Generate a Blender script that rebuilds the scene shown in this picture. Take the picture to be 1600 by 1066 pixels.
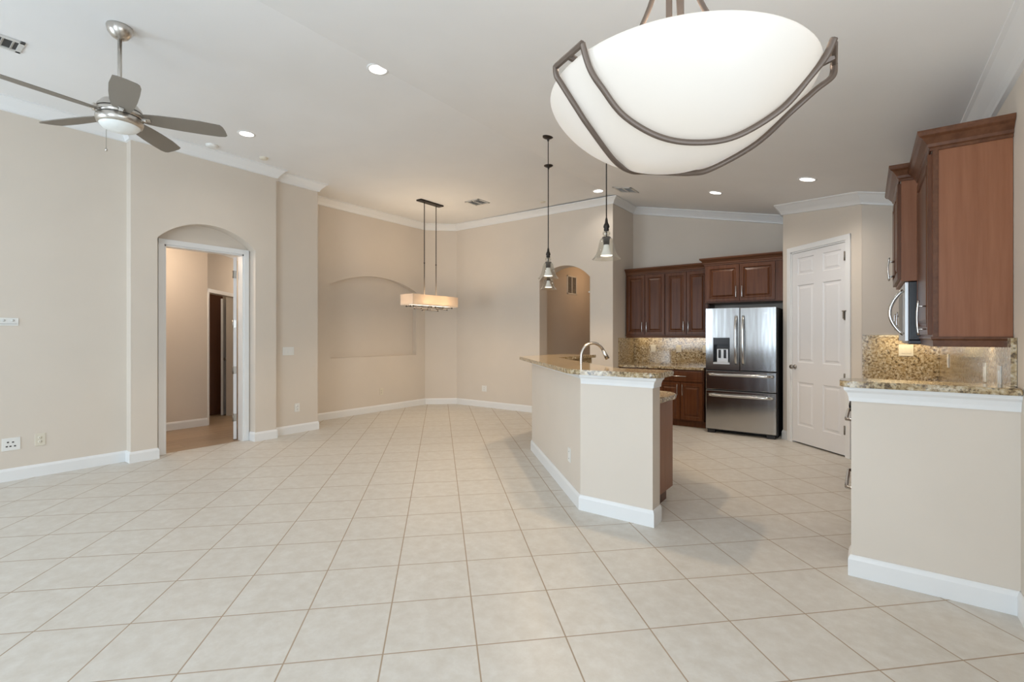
import bpy, bmesh, math, random
from mathutils import Vector, Matrix
from mathutils.geometry import tessellate_polygon
random.seed(7)
PI = math.pi
for o in list(bpy.data.objects): bpy.data.objects.remove(o)
scene = bpy.context.scene
C = scene.collection

# ---------------------------------------------------------------- camera, world, exposure
cam_d = bpy.data.cameras.new('camera'); cam = bpy.data.objects.new('camera', cam_d); C.objects.link(cam)
cam.location = (0, 0, 1.385); cam.rotation_euler = (PI/2, 0, math.radians(36.42))
cam_d.sensor_width = 36; cam_d.lens = 750/1600*36; cam_d.shift_y = -8/1600; cam_d.clip_start = 0.02
scene.camera = cam
scene.view_settings.view_transform = 'Standard'; scene.view_settings.look = 'None'
scene.view_settings.gamma = 1; scene.view_settings.use_curve_mapping = False
scene.view_settings.exposure = -0.55
w = bpy.data.worlds.new('sky'); scene.world = w; w.use_nodes = True
w.node_tree.nodes['Background'].inputs[0].default_value = (0.86, 0.94, 1.0, 1)
w.node_tree.nodes['Background'].inputs[1].default_value = 1.2

CEIL0, XB, SL = 3.64, -3.29, 0.215
def ceil(x): return CEIL0 - SL*max(0.0, x-XB)

def area(name, loc, direction, sx, sy, power, color, spread=180):
    l = bpy.data.lights.new(name, 'AREA'); l.shape = 'RECTANGLE'; l.size = sx; l.size_y = sy
    l.energy = power; l.color = color; l.spread = math.radians(spread)
    o = bpy.data.objects.new(name, l); C.objects.link(o); o.location = loc
    o.rotation_euler = Vector(direction).to_track_quat('-Z', 'Y').to_euler(); return o
def spot(name, loc, direction, power, color, ang=120, blend=.8, r=.05):
    l = bpy.data.lights.new(name, 'SPOT'); l.energy = power; l.color = color; l.spot_size = math.radians(ang)
    l.spot_blend = blend; l.shadow_soft_size = r
    o = bpy.data.objects.new(name, l); C.objects.link(o); o.location = loc
    o.rotation_euler = Vector(direction).to_track_quat('-Z', 'Y').to_euler(); return o
def point(name, loc, power, color, r=.06):
    l = bpy.data.lights.new(name, 'POINT'); l.energy = power; l.color = color; l.shadow_soft_size = r
    o = bpy.data.objects.new(name, l); C.objects.link(o); o.location = loc; return o
DAY = (0.70, 0.85, 1.0); WARM = (1.0, 0.74, 0.47); NEUT = (1.0, 0.92, 0.82)
# area lights standing in for daylight at the unseen rear and nook openings
for xc, wd in ((-5.60, 1.9), (-1.15, 2.1)):
    area('daylight_rear', (xc, -3.28, 1.35), (0, 1, 0.06), wd, 2.4, 82*wd, DAY)
area('daylight_nook', (0.80, 0.15, 1.5), (-1, 0.15, 0.05), 2.0, 1.7, 42, DAY)

# ---------------------------------------------------------------- materials
def mat(name, color, rough=.5, metal=0.0, spec=None, emis=None, estr=0):
    m = bpy.data.materials.new(name); m.use_nodes = True
    b = m.node_tree.nodes['Principled BSDF']
    b.inputs['Base Color'].default_value = (*color, 1); b.inputs['Roughness'].default_value = rough
    b.inputs['Metallic'].default_value = metal
    if spec is not None: b.inputs['Specular IOR Level'].default_value = spec
    if emis: b.inputs['Emission Color'].default_value = (*emis, 1); b.inputs['Emission Strength'].default_value = estr
    return m
def N(m, t, **k):
    n = m.node_tree.nodes.new(t)
    for a, b in k.items(): setattr(n, a, b)
    return n
def L(m, a, b): m.node_tree.links.new(a, b)
def coords(m, scale=(1, 1, 1), rot=(0, 0, 0), loc=(0, 0, 0)):
    tc = N(m, 'ShaderNodeTexCoord'); mp = N(m, 'ShaderNodeMapping')
    mp.inputs['Scale'].default_value = scale; mp.inputs['Rotation'].default_value = rot; mp.inputs['Location'].default_value = loc
    L(m, tc.outputs['Object'], mp.inputs['Vector']); return mp.outputs['Vector']
def noise(m, vec, scale, detail=3, rough=.5):
    n = N(m, 'ShaderNodeTexNoise'); n.inputs['Scale'].default_value = scale; n.inputs['Detail'].default_value = detail
    n.inputs['Roughness'].default_value = rough; L(m, vec, n.inputs['Vector']); return n.outputs['Fac']
def ramp(m, fac, stops, mode='LINEAR'):
    r = N(m, 'ShaderNodeValToRGB'); e = r.color_ramp.elements; r.color_ramp.interpolation = mode
    while len(e) > 1: e.remove(e[-1])
    e[0].position = stops[0][0]; e[0].color = (*stops[0][1], 1)
    for p, c in stops[1:]:
        x = e.new(p); x.color = (*c, 1)
    L(m, fac, r.inputs['Fac']); return r.outputs['Color']
def bump(m, h, strength, dist):
    b = N(m, 'ShaderNodeBump'); b.inputs['Strength'].default_value = strength; b.inputs['Distance'].default_value = dist
    L(m, h, b.inputs['Height']); L(m, b.outputs['Normal'], m.node_tree.nodes['Principled BSDF'].inputs['Normal'])
def bc(m, sock): L(m, sock, m.node_tree.nodes['Principled BSDF'].inputs['Base Color'])
def mixc(m, f, a, b, blend='MIX'):
    x = N(m, 'ShaderNodeMix'); x.data_type = 'RGBA'; x.blend_type = blend
    for s, v in ((0, f), (6, a), (7, b)):
        if isinstance(v, (int, float)): x.inputs[s].default_value = v
        elif isinstance(v, tuple): x.inputs[s].default_value = (*v, 1)
        else: L(m, v, x.inputs[s])
    return x.outputs[2]
def mth(m, op, a, b=None, c=None):
    x = N(m, 'ShaderNodeMath'); x.operation = op
    for i, v in enumerate((a, b, c)):
        if v is None: continue
        if isinstance(v, (int, float)): x.inputs[i].default_value = v
        else: L(m, v, x.inputs[i])
    return x.outputs[0]

def paint(name, col, rough=.6, var=.03):
    m = mat(name, col, rough, spec=.3); v = coords(m)
    n = noise(m, v, 2.0, 3)
    bc(m, ramp(m, n, [(0.3, tuple(c*(1-var) for c in col)), (0.7, col)]))
    bump(m, noise(m, v, 140, 2), .06, .002); return m
M = {}
M['wall'] = paint('wall_paint', (0.71, 0.635, 0.548))
M['ceil'] = paint('ceiling_paint', (0.84, 0.835, 0.825), .8)
M['trim'] = mat('white_trim_paint', (0.82, 0.82, 0.81), .35)
M['door'] = mat('white_door_paint', (0.78, 0.77, 0.77), .4)
M['plastic'] = mat('white_plastic', (0.80, 0.79, 0.75), .35)
M['almond'] = mat('almond_plastic', (0.72, 0.66, 0.54), .35)
M['slot'] = mat('dark_slot', (0.05, 0.045, 0.04), .6)
M['steel_trim'] = mat('brushed_nickel', (0.58, 0.55, 0.51), .28, 1.0)
M['nickel_dark'] = mat('aged_nickel', (0.34, 0.31, 0.27), .35, 1.0)
M['bronze'] = mat('dark_bronze', (0.035, 0.028, 0.024), .42, .6)
M['bronze_l'] = mat('satin_bronze', (0.150, 0.112, 0.088), .4, .5)
M['black'] = mat('black_plastic', (0.012, 0.012, 0.014), .25)
M['blackm'] = mat('black_cabinet_side', (0.018, 0.018, 0.020), .5)
M['blade'] = mat('taupe_fan_blade', (0.215, 0.188, 0.155), .5)
M['ventm'] = mat('vent_enamel', (0.62, 0.61, 0.58), .5)
M['ventd'] = mat('vent_shadow', (0.06, 0.058, 0.055), .8)
M['micro'] = mat('microwave_silver', (0.62, 0.63, 0.64), .35, .7)
M['brownd'] = mat('dark_wood_door', (0.10, 0.035, 0.014), .45)
M['lens'] = mat('lamp_lens', (1, 1, 1), .5, emis=(1.0, 0.96, 0.90), estr=5.0)
M['bulb'] = mat('bulb_face', (1, 1, 1), .5, emis=(1.0, 0.86, 0.66), estr=6.0)
M['bulbw'] = mat('bulb_neck', (0.85, 0.85, 0.84), .4, emis=(1.0, 0.9, 0.78), estr=.25)
M['frost'] = mat('frosted_glass', (0.80, 0.82, 0.80), .3, emis=(0.9, 0.95, 0.92), estr=.06)
# bowl of the chandelier: opal glass lit from inside
m = M['bowl'] = mat('opal_glass', (0.52, 0.485, 0.44), .3); v = coords(m)
b = m.node_tree.nodes['Principled BSDF']; nz = noise(m, v, 1.6, 2)
L(m, ramp(m, nz, [(.35, (1.0, 0.86, 0.68)), (.6, (1.0, 0.94, 0.86))]), b.inputs['Emission Color']); b.inputs['Emission Strength'].default_value = .44
# linen shade
m = M['shade'] = mat('linen_shade', (0.80, 0.73, 0.66), .8); v = coords(m)
wv = noise(m, coords(m, (8, 3, 160)), 5, 2)
bc(m, ramp(m, wv, [(.3, (0.72, 0.64, 0.57)), (.7, (0.84, 0.77, 0.70))]))
tl = N(m, 'ShaderNodeBsdfTranslucent'); tl.inputs[0].default_value = (0.90, 0.80, 0.68, 1)
ms = N(m, 'ShaderNodeMixShader'); ms.inputs[0].default_value = .5
L(m, m.node_tree.nodes['Principled BSDF'].outputs[0], ms.inputs[1]); L(m, tl.outputs[0], ms.inputs[2]); L(m, ms.outputs[0], m.node_tree.nodes['Material Output'].inputs['Surface'])
m = M['diffuser'] = mat('lit_diffuser', (1, 1, 1), .5, emis=(1.0, 0.88, 0.70), estr=3.0)
# thin clear glass
m = M['glass'] = bpy.data.materials.new('clear_glass'); m.use_nodes = True
nt = m.node_tree; nt.nodes.remove(nt.nodes['Principled BSDF'])
tr = N(m, 'ShaderNodeBsdfTransparent'); tr.inputs[0].default_value = (0.80, 0.80, 0.76, 1)
gl = N(m, 'ShaderNodeBsdfGlossy'); gl.inputs['Roughness'].default_value = .04; gl.inputs['Color'].default_value = (1, 1, 1, 1)
lw = N(m, 'ShaderNodeLayerWeight'); lw.inputs['Blend'].default_value = .35
mx = N(m, 'ShaderNodeMixShader'); L(m, mth(m, 'MULTIPLY_ADD', lw.outputs['Facing'], .55, .04), mx.inputs[0]); L(m, tr.outputs[0], mx.inputs[1]); L(m, gl.outputs[0], mx.inputs[2])
L(m, mx.outputs[0], nt.nodes['Material Output'].inputs['Surface'])

# floor tile, 409 mm, laid at 45 degrees to the walls
m = M['tile'] = mat('ceramic_tile', (0.68, 0.63, 0.56), .32, spec=.45)
TS = 0.409; v = coords(m, (1/TS,)*3, (0, 0, 0)); tc = N(m, 'ShaderNodeTexCoord')
sep = N(m, 'ShaderNodeSeparateXYZ'); L(m, tc.outputs['Object'], sep.inputs[0])
X, Y = sep.outputs['X'], sep.outputs['Y']; k = .70710678/TS
a0 = mth(m, 'MULTIPLY', mth(m, 'ADD', mth(m, 'ADD', X, 1.691), mth(m, 'ADD', Y, -1.346)), k)
b0 = mth(m, 'MULTIPLY', mth(m, 'SUBTRACT', mth(m, 'ADD', Y, -1.346), mth(m, 'ADD', X, 1.691)), k)
da = mth(m, 'ABSOLUTE', mth(m, 'SUBTRACT', mth(m, 'FRACT', a0), .5)); db = mth(m, 'ABSOLUTE', mth(m, 'SUBTRACT', mth(m, 'FRACT', b0), .5))
edge = mth(m, 'MAXIMUM', da, db)
gm = N(m, 'ShaderNodeMapRange'); gm.inputs[1].default_value = .4890; gm.inputs[2].default_value = .4955; L(m, edge, gm.inputs[0])
grout = gm.outputs[0]
cmb = N(m, 'ShaderNodeCombineXYZ'); L(m, mth(m, 'FLOOR', a0), cmb.inputs[0]); L(m, mth(m, 'FLOOR', b0), cmb.inputs[1])
wn = N(m, 'ShaderNodeTexWhiteNoise'); wn.noise_dimensions = '2D'; L(m, cmb.outputs[0], wn.inputs['Vector'])
vv = N(m, 'ShaderNodeVectorMath'); vv.operation = 'ADD'; L(m, tc.outputs['Object'], vv.inputs[0])
sc = N(m, 'ShaderNodeVectorMath'); sc.operation = 'SCALE'; L(m, wn.outputs['Color'], sc.inputs[0]); sc.inputs['Scale'].default_value = 7; L(m, sc.outputs[0], vv.inputs[1])
n1 = noise(m, vv.outputs[0], 13, 7, .68)
tcol = ramp(m, n1, [(.32, (0.60, 0.558, 0.495)), (.5, (0.645, 0.610, 0.552)), (.68, (0.70, 0.675, 0.625))])
tcol = mixc(m, mth(m, 'MULTIPLY', wn.outputs['Value'], .14), tcol, (0.60, 0.56, 0.50))
bc(m, mixc(m, grout, tcol, (0.385, 0.290, 0.200)))
hgt = mth(m, 'SUBTRACT', mth(m, 'MULTIPLY', n1, .15), grout); bump(m, hgt, .35, .0015)
rr = N(m, 'ShaderNodeMapRange'); rr.inputs[3].default_value = .40; rr.inputs[4].default_value = .8; L(m, grout, rr.inputs[0]); L(m, rr.outputs[0], m.node_tree.nodes['Principled BSDF'].inputs['Roughness'])

def granite(name, tint=1.0):
    m = mat(name, (0.5, 0.4, 0.28), .10, spec=.6); v = coords(m)
    big = noise(m, v, 14, 4, .6); mid = noise(m, v, 42, 3, .62)
    vo = N(m, 'ShaderNodeTexVoronoi'); vo.inputs['Scale'].default_value = 95; L(m, v, vo.inputs['Vector'])
    c = ramp(m, mid, [(.34, (0.05, 0.036, 0.025)), (.41, (0.22, 0.15, 0.08)), (.49, (0.43, 0.33, 0.19)), (.58, (0.55, 0.46, 0.32)), (.66, (0.68, 0.62, 0.50))])
    c = mixc(m, ramp(m, big, [(.45, (0, 0, 0)), (.65, (.45, .45, .45))]), c, (0.42, 0.29, 0.13))
    sp = ramp(m, vo.outputs['Color'], [(.16, (1, 1, 1)), (.22, (0, 0, 0))])
    c = mixc(m, mixc(m, .55, (0, 0, 0), sp), c, (0.03, 0.024, 0.02))
    bc(m, c); return m
M['granite'] = granite('granite')

def wood(name, dark, light, axis='z', rough=.32):
    m = mat(name, light, rough, spec=.28)
    s = {'z': (9, 9, .55), 'x': (.55, 9, 9)}[axis]
    v = coords(m, s); g = noise(m, v, 3.2, 5, .6); g2 = noise(m, coords(m, (1.3, 1.3, .5)), 2.2, 2)
    c = ramp(m, g, [(.30, dark), (.70, light)])
    bc(m, mixc(m, mth(m, 'MULTIPLY', g2, .35), c, tuple(x*.72 for x in light)))
    bump(m, g, .04, .001); return m
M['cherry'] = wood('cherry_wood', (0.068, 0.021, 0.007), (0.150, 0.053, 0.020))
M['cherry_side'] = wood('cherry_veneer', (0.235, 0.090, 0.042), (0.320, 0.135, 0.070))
M['cherry_x'] = wood('cherry_moulding', (0.085, 0.032, 0.014), (0.165, 0.068, 0.033), 'x')
m = M['plank'] = mat('wood_planks', (0.4, 0.3, 0.2), .4); v = coords(m, (1, 1, 1), (0, 0, PI/2))
br = N(m, 'ShaderNodeTexBrick'); L(m, v, br.inputs['Vector']); br.inputs['Scale'].default_value = 1; br.inputs['Brick Width'].default_value = 1.2; br.inputs['Row Height'].default_value = .18
br.inputs['Mortar Size'].default_value = .002; br.inputs['Color1'].default_value = (0.40, 0.29, 0.19, 1); br.inputs['Color2'].default_value = (0.28, 0.195, 0.125, 1); br.inputs['Mortar'].default_value = (0.12, 0.08, 0.05, 1)
bc(m, mixc(m, ramp(m, noise(m, coords(m, (12, 1, 1)), 2, 4), [(.3, (0, 0, 0)), (.7, (.6, .6, .6))]), br.outputs['Color'], (0.45, 0.35, 0.25)))
# brushed stainless: fine horizontal brushing plus a gentle wave of the sheet
m = M['steel'] = mat('stainless_steel', (0.46, 0.455, 0.45), .16, 1.0)
m.node_tree.nodes['Principled BSDF'].inputs['Anisotropic'].default_value = .5
wv = noise(m, coords(m, (5, 5, .7)), 1.3, 2); fb = noise(m, coords(m, (260, 260, 2)), 3, 2)
bump(m, mth(m, 'ADD', mth(m, 'MULTIPLY', wv, 1.0), mth(m, 'MULTIPLY', fb, .004)), .12, .02)
M['steel_h'] = mat('polished_steel', (0.62, 0.62, 0.61), .18, 1.0)

# ---------------------------------------------------------------- geometry helpers
MAT = {}                                   # world matrix of every empty
class MB:
    def __init__(s): s.bm = bmesh.new(); s.sm = []
    def _add(s, verts, faces, smooth=False, T=None):
        vs = [s.bm.verts.new((T @ Vector(p)) if T else p) for p in verts]
        for f in faces:
            try:
                fc = s.bm.faces.new([vs[i] for i in f]); fc.smooth = smooth
            except ValueError: pass
        return s
    def box(s, x0, x1, y0, y1, z0, z1, bev=0, T=None, seg=2):
        b = bmesh.new(); bmesh.ops.create_cube(b, size=1)
        for v in b.verts: v.co = Vector(((x0+x1)/2+v.co.x*(x1-x0), (y0+y1)/2+v.co.y*(y1-y0), (z0+z1)/2+v.co.z*(z1-z0)))
        if bev: bmesh.ops.bevel(b, geom=b.edges[:], offset=bev, segments=seg, affect='EDGES', profile=.5)
        vs = [v.co.copy() for v in b.verts]; b.verts.index_update(); fs = [[v.index for v in f.verts] for f in b.faces]; b.free()
        return s._add(vs, fs, False, T)
    def prism(s, poly, z0, z1, T=None, bev=0):
        n = len(poly)
        if not bev:
            vs = [(x, y, z0) for x, y in poly]+[(x, y, z1) for x, y in poly]
            fs = [list(range(n))[::-1], list(range(n, 2*n))]+[[i, (i+1) % n, n+(i+1) % n, n+i] for i in range(n)]
            return s._add(vs, fs, False, T)
        b = bmesh.new(); vs = [b.verts.new((x, y, z0)) for x, y in poly]+[b.verts.new((x, y, z1)) for x, y in poly]
        for f in [list(range(n))[::-1], list(range(n, 2*n))]+[[i, (i+1) % n, n+(i+1) % n, n+i] for i in range(n)]: b.faces.new([vs[i] for i in f])
        ed = [e for e in b.edges if abs(e.verts[0].co.z-e.verts[1].co.z) < 1e-6]
        bmesh.ops.bevel(b, geom=ed, offset=bev, segments=3, affect='EDGES', profile=.5)
        b.verts.index_update(); vv = [v.co.copy() for v in b.verts]; fs = [[v.index for v in f.verts] for f in b.faces]; b.free()
        return s._add(vv, fs, False, T)
    def slab(s, outer, holes, d0, d1, T=None):
        """polygon with holes in local (x,z), extruded in y from d0 to d1"""
        loops = [outer]+holes; flat = [p for l in loops for p in l]; n = len(flat)
        tri = tessellate_polygon([[Vector((x, z, 0)) for x, z in l] for l in loops])
        vs = [(x, d0, z) for x, z in flat]+[(x, d1, z) for x, z in flat]
        fs = [list(t) for t in tri]+[[i+n for i in t[::-1]] for t in tri]
        k = 0
        for l in loops:
            m_ = len(l); fs += [[k+i, k+(i+1) % m_, n+k+(i+1) % m_, n+k+i] for i in range(m_)]; k += m_
        return s._add(vs, fs, False, T)
    def lathe(s, prof, c=(0, 0, 0), n=32, T=None, smooth=True, axis='z'):
        vs = []; fs = []
        for r, h in prof:
            for i in range(n):
                a = 2*PI*i/n
                if axis == 'z': vs.append((c[0]+r*math.cos(a), c[1]+r*math.sin(a), c[2]+h))
                else: vs.append((c[0]+r*math.cos(a), c[1]+h, c[2]+r*math.sin(a)))
        for j in range(len(prof)-1):
            for i in range(n): fs.append([j*n+i, j*n+(i+1) % n, (j+1)*n+(i+1) % n, (j+1)*n+i])
        return s._add(vs, fs, smooth, T)
    def tube(s, pts, r, n=12, T=None, flat=1.0, caps=True, up=None):
        pts = [Vector(p) for p in pts]; rings = []; vs = []; fs = []
        rs = r if isinstance(r, (list, tuple)) else [r]*len(pts)
        prev = None
        for i, p in enumerate(pts):
            t = (pts[min(i+1, len(pts)-1)]-pts[max(i-1, 0)]).normalized()
            ref = Vector(up) if up else (prev if prev else (Vector((0, 0, 1)) if abs(t.z) < .9 else Vector((1, 0, 0))))
            a = (ref-t*ref.dot(t)).normalized(); b_ = t.cross(a); prev = a
            for k_ in range(n):
                an = 2*PI*(k_+.5)/n; vs.append(p+a*math.cos(an)*rs[i]*flat+b_*math.sin(an)*rs[i])
        for i in range(len(pts)-1):
            for k_ in range(n): fs.append([i*n+k_, i*n+(k_+1) % n, (i+1)*n+(k_+1) % n, (i+1)*n+k_])
        if caps: fs += [list(range(n))[::-1], list(range((len(pts)-1)*n, len(pts)*n))]
        return s._add(vs, fs, n > 6, T)
    def sweep(s, path, prof, zf, side=1, T=None, closed=False):
        """profile (out, dz) swept along a mitred plan path; out goes to the left (side=1) or right (-1)"""
        P = [Vector(p) for p in path]; n = len(P); vs = []; fs = []; m_ = len(prof)
        for i, p in enumerate(P):
            d0 = (P[i]-P[i-1]).normalized() if (i > 0 or closed) else None
            d1 = (P[(i+1) % n]-P[i]).normalized() if (i < n-1 or closed) else None
            if d0 is None: d0 = d1
            if d1 is None: d1 = d0
            n0 = Vector((-d0.y, d0.x))*side; n1 = Vector((-d1.y, d1.x))*side
            mi = (n0+n1); mi = mi.normalized(); sc_ = 1/max(.2, mi.dot(n0))
            for o_, dz in prof:
                q = p+mi*o_*sc_; vs.append((q.x, q.y, zf(q.x, q.y)+dz))
        for i in range(n if closed else n-1):
            j = (i+1) % n
            for k_ in range(m_): fs.append([i*m_+k_, i*m_+(k_+1) % m_, j*m_+(k_+1) % m_, j*m_+k_])
        if not closed: fs += [list(range(m_)), list(range((n-1)*m_, n*m_))[::-1]]
        return s._add(vs, fs, False, T)
    def panel(s, x0, x1, z0, z1, rings, T=None, y=0.0, sign=-1):
        """concentric rectangles: rings = [(inset, proud)], front faces -y"""
        vs = []; fs = []
        for ins, pr in rings:
            vs += [(x0+ins, y-pr, z0+ins), (x1-ins, y-pr, z0+ins), (x1-ins, y-pr, z1-ins), (x0+ins, y-pr, z1-ins)]
        for j in range(len(rings)-1):
            for i in range(4): fs.append([j*4+i, j*4+(i+1) % 4, (j+1)*4+(i+1) % 4, (j+1)*4+i])
        k_ = (len(rings)-1)*4; fs.append([k_, k_+1, k_+2, k_+3])
        return s._add(vs, fs, False, T)
    def build(s, name, m, parent=None, local=False, kind=None, auto=None):
        bmesh.ops.recalc_face_normals(s.bm, faces=s.bm.faces[:])
        if parent is not None and not local:
            s.bm.transform(MAT[parent.name].inverted())
        me = bpy.data.meshes.new(name); s.bm.to_mesh(me); s.bm.free(); me.materials.append(m)
        o = bpy.data.objects.new(name, me); C.objects.link(o)
        if parent is not None: o.parent = parent
        if kind: o['kind'] = kind
        MAT[o.name] = MAT[parent.name].copy() if parent is not None else Matrix.Identity(4)
        return o
def frame(x, y, z=0, rot=0): return Matrix.Translation((x, y, z)) @ Matrix.Rotation(rot, 4, 'Z')
def tag(o, label, cat, group=None):
    o['label'] = label; o['category'] = cat
    if group: o['group'] = group
    return o
def thing(name, label, cat, Mx, group=None):
    o = bpy.data.objects.new(name, None); C.objects.link(o); o.matrix_world = Mx; o.empty_display_size = .1
    MAT[o.name] = Mx.copy(); return tag(o, label, cat, group)
def struct(name, mb, m): return mb.build(name, m, kind='structure')
def parent_light(l, p):
    l.parent = p; l.matrix_parent_inverse = MAT[p.name].inverted()
def arc(x0, x1, zs, za, n=24):
    """circular-segment arch points from (x1,zs) over to (x0,zs)"""
    h = za-zs; c = (x1-x0)/2; R = (c*c+h*h)/(2*h); cx = (x0+x1)/2; cz = za-R; a = math.asin(min(1, c/R))
    return [(cx+R*math.sin(a-2*a*i/n), cz+R*math.cos(a-2*a*i/n)) for i in range(n+1)]

# ---------------------------------------------------------------- shell
struct('floor', MB().prism([(-6.64, -3.3), (0.75, -3.3), (0.75, 6.6), (-.9, 8.2), (-3.4, 8.2), (-3.4, 7.45), (-3.4, 10.6), (-5.2, 10.6), (-5.2, 7.45), (-7.4, 7.4), (-7.4, 4.0), (-6.64, 4.0)], -.08, 0), M['tile'])
struct('floor_hall', MB().box(-12, -6.64, .8, 4.0, -.08, -.001).box(-12, -7.9, 4.0, 6.5, -.08, -.001), M['plank'])
cb = MB()
cb.slab([(-7.5, CEIL0), (XB, CEIL0), (.75, ceil(.75)), (.75, ceil(.75)+.1), (XB, CEIL0+.1), (-7.5, CEIL0+.1)], [], -3.35, 8.3)
struct('ceiling', cb, M['ceil'])

def wall(name, p0, p1, t, holes=(), h0=None, h1=None, z0=0, d0=0.0, e0=0, e1=0, top=None):
    """interior face from p0 to p1 with the room on the right-hand side of p0->p1; thickness goes to the left"""
    p0 = Vector(p0); p1 = Vector(p1); d = (p1-p0).normalized(); ln = (p1-p0).length
    T = frame(p0.x, p0.y, 0, math.atan2(d.y, d.x))
    if top is None:
        xs = [-e0, ln+e1]; br = (XB-p0.x)/d.x if abs(d.x) > 1e-4 else None
        pts = [-e0]+([br] if br is not None and -e0 < br < ln+e1 else [])+[ln+e1]
        up = [(s_, ceil(p0.x+d.x*s_)+.03) for s_ in pts]
    else: up = [(-e0, top), (ln+e1, top)]
    outer = [(-e0, z0), (ln+e1, z0)]+up[::-1]
    return struct(name, MB().slab(outer, [list(h) for h in holes], d0, t, T), M['wall'])
# left side, going +y
wall('wall_left', (-6.58, -3.3), (-6.58, 1.74), .12)
doorhole = [(.31, .0001), (1.25, .0001), (1.25, 2.47), (.31, 2.47)]
niche = [(1.985-1.74, .0001), (3.065-1.74, .0001)]+arc(1.985-1.74, 3.065-1.74, 2.50, 2.735)
T = frame(-6.44, 1.74, 0, PI/2)
struct('wall_left_arch', MB().slab([(0, 0), (niche[0][0], 0)]+niche[2:][::-1][0:0]+[(niche[0][0], 0)][0:0]+list(reversed(niche[2:]))+[(niche[1][0], 0), (1.60, 0), (1.60, CEIL0+.03), (0, CEIL0+.03)], [], 0, .16, T), M['wall'])
struct('wall_left_door', MB().slab([(.0, 0), (.36, 0), (.36, 2.455), (1.25, 2.455), (1.25, 0), (1.60, 0), (1.60, CEIL0+.03), (.0, CEIL0+.03)], [], .16, .26, T), M['wall'])
wall('wall_left_pier', (-6.55, 3.34), (-6.55, 4.02), .15)
wall('wall_left_return', (-6.56, 4.0195), (-7.3, 4.02), .1)
# dining niche wall
nx0, nx1 = 4.64-4.02, 6.53-4.02
al = [(nx0, 1.01), (nx1, 1.01)]+arc(nx0, nx1, 2.25, 2.46)
wall('wall_dining', (-7.18, 4.02), (-7.18, 6.77), .10, holes=[al], e1=.1)
wall('wall_dining_niche', (-7.28, 4.02), (-7.28, 6.77), .12, e1=.1)
wall('wall_dining_corner', (-7.18, 6.77), (-6.71, 7.20), .12, e0=.1, e1=.1)
# wall with the arched passage
ax0, ax1 = -4.70+6.71, -3.70+6.71
outl = [(-.1, 0), (ax0, 0)]+list(reversed(arc(ax0, ax1, 2.37, 2.60)))+[(ax1, 0), (3.405, 0), (3.405, CEIL0+.03), (-.1, CEIL0+.03)]
struct('wall_back', MB().slab(outl, [], 0, .25, frame(-6.71, 7.20, 0, 0)), M['wall'])
wall('wall_kitchen_left', (-3.29, 7.2003), (-3.29, 8.04), .12, e1=.1)
wall('wall_kitchen_back', (-3.29, 8.04), (-.90, 8.04), .12, e0=.1, e1=.1)
wall('wall_kitchen_return', (-.90, 8.10), (-.90, 7.36), .0999)
dg = 1.219
T = frame(-.90, 7.36, 0, -PI/4)
def zc(s_): return ceil(-.90+.7071*s_)+.03
struct('wall_pantry', MB().slab([(0, 0), (.155, 0), (.155, 2.475), (1.02, 2.475), (1.02, 0), (dg, 0), (dg, zc(dg)), (0, zc(0))], [], 0, .11, T), M['wall'])
wall('wall_kitchen_right', (-.038, 6.50), (.616, 6.50), .12, e1=.12)
wall('wall_right', (.616, 6.5), (.616, 1.25), .12, e0=.1)
wall('wall_right_nook', (.616, 1.25), (.616, -.95), .12, z0=2.45)
wall('wall_right_rear', (.616, -.95), (.616, -3.3), .12)
struct('wall_nook_sill', MB().box(.616, .736, -.95, 1.25, 0, .55), M['wall'])
# unseen rear wall, openings placed for daylight and for reflections in the refrigerator
T = frame(.75, -3.2, 0, PI)
hol = [[(x, .02), (x+wd, .02), (x+wd, 2.62), (x, 2.62)] for x, wd in ((.8, 2.2), (4.10, .50), (5.35, 2.0))]
struct('wall_rear', MB().slab([(0, 0), (7.45, 0), (7.45, CEIL0+.03), (4.04, CEIL0+.03), (0, ceil(.75)+.03)], hol, 0, .12, T), M['wall'])
# hall seen through the left door
H2 = MB().box(-8.32, -8.20, .9, 3.18, 0, 2.9).box(-8.32, -6.66, .8, .9, 0, 2.9)
struct('wall_hall_left', H2, M['wall'])
T = frame(-8.20, 3.18, 0, math.radians(135))
struct('wall_hall_diagonal', MB().slab([(0, 0), (.03, 0), (.03, 2.06), (.92, 2.06), (.92, 0), (2.2, 0), (2.2, 2.9), (0, 2.9)], [], 0, .11, T), M['wall'])
struct('wall_hall_far', MB().box(-10.6, -7.46, 5.2, 5.3, 0, 2.9).box(-10.7, -10.6, 2.0, 5.3, 0, 2.9).box(-10.7, -8.32, 1.9, 2.0, 0, 2.9), M['wall'])
struct('ceiling_hall', MB().box(-10.8, -6.70, .8, 3.95, 2.80, 2.9).box(-10.8, -7.46, 3.95, 5.3, 2.80, 2.9), M['ceil'])
# passage behind the arch
struct('wall_passage_left', MB().box(-5.0, -4.88, 7.44, 10.6, 0, 3.0), M['wall'])
struct('wall_passage_right', MB().box(-3.50, -3.42, 7.44, 10.6, 0, 3.0).box(-5.0, -3.42, 10.5, 10.6, 0, 3.0), M['wall'])
struct('ceiling_passage', MB().box(-5.1, -3.42, 7.44, 10.6, 2.95, 3.05), M['ceil'])

struct('wall_pantry_light_block', MB().box(-.9, .736, 8.161, 8.26, 0, 3.6).box(.617, .736, 6.62, 8.16, 0, 3.2), M['wall'])  # unseen box added behind the pantry door to block sky light at its gap
struct('floor_pantry', MB().prism([(-.78, 7.4), (.0, 6.62), (.61, 6.62), (.61, 8.15), (-.78, 8.15)], -.07, .0005), M['tile'])
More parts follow.
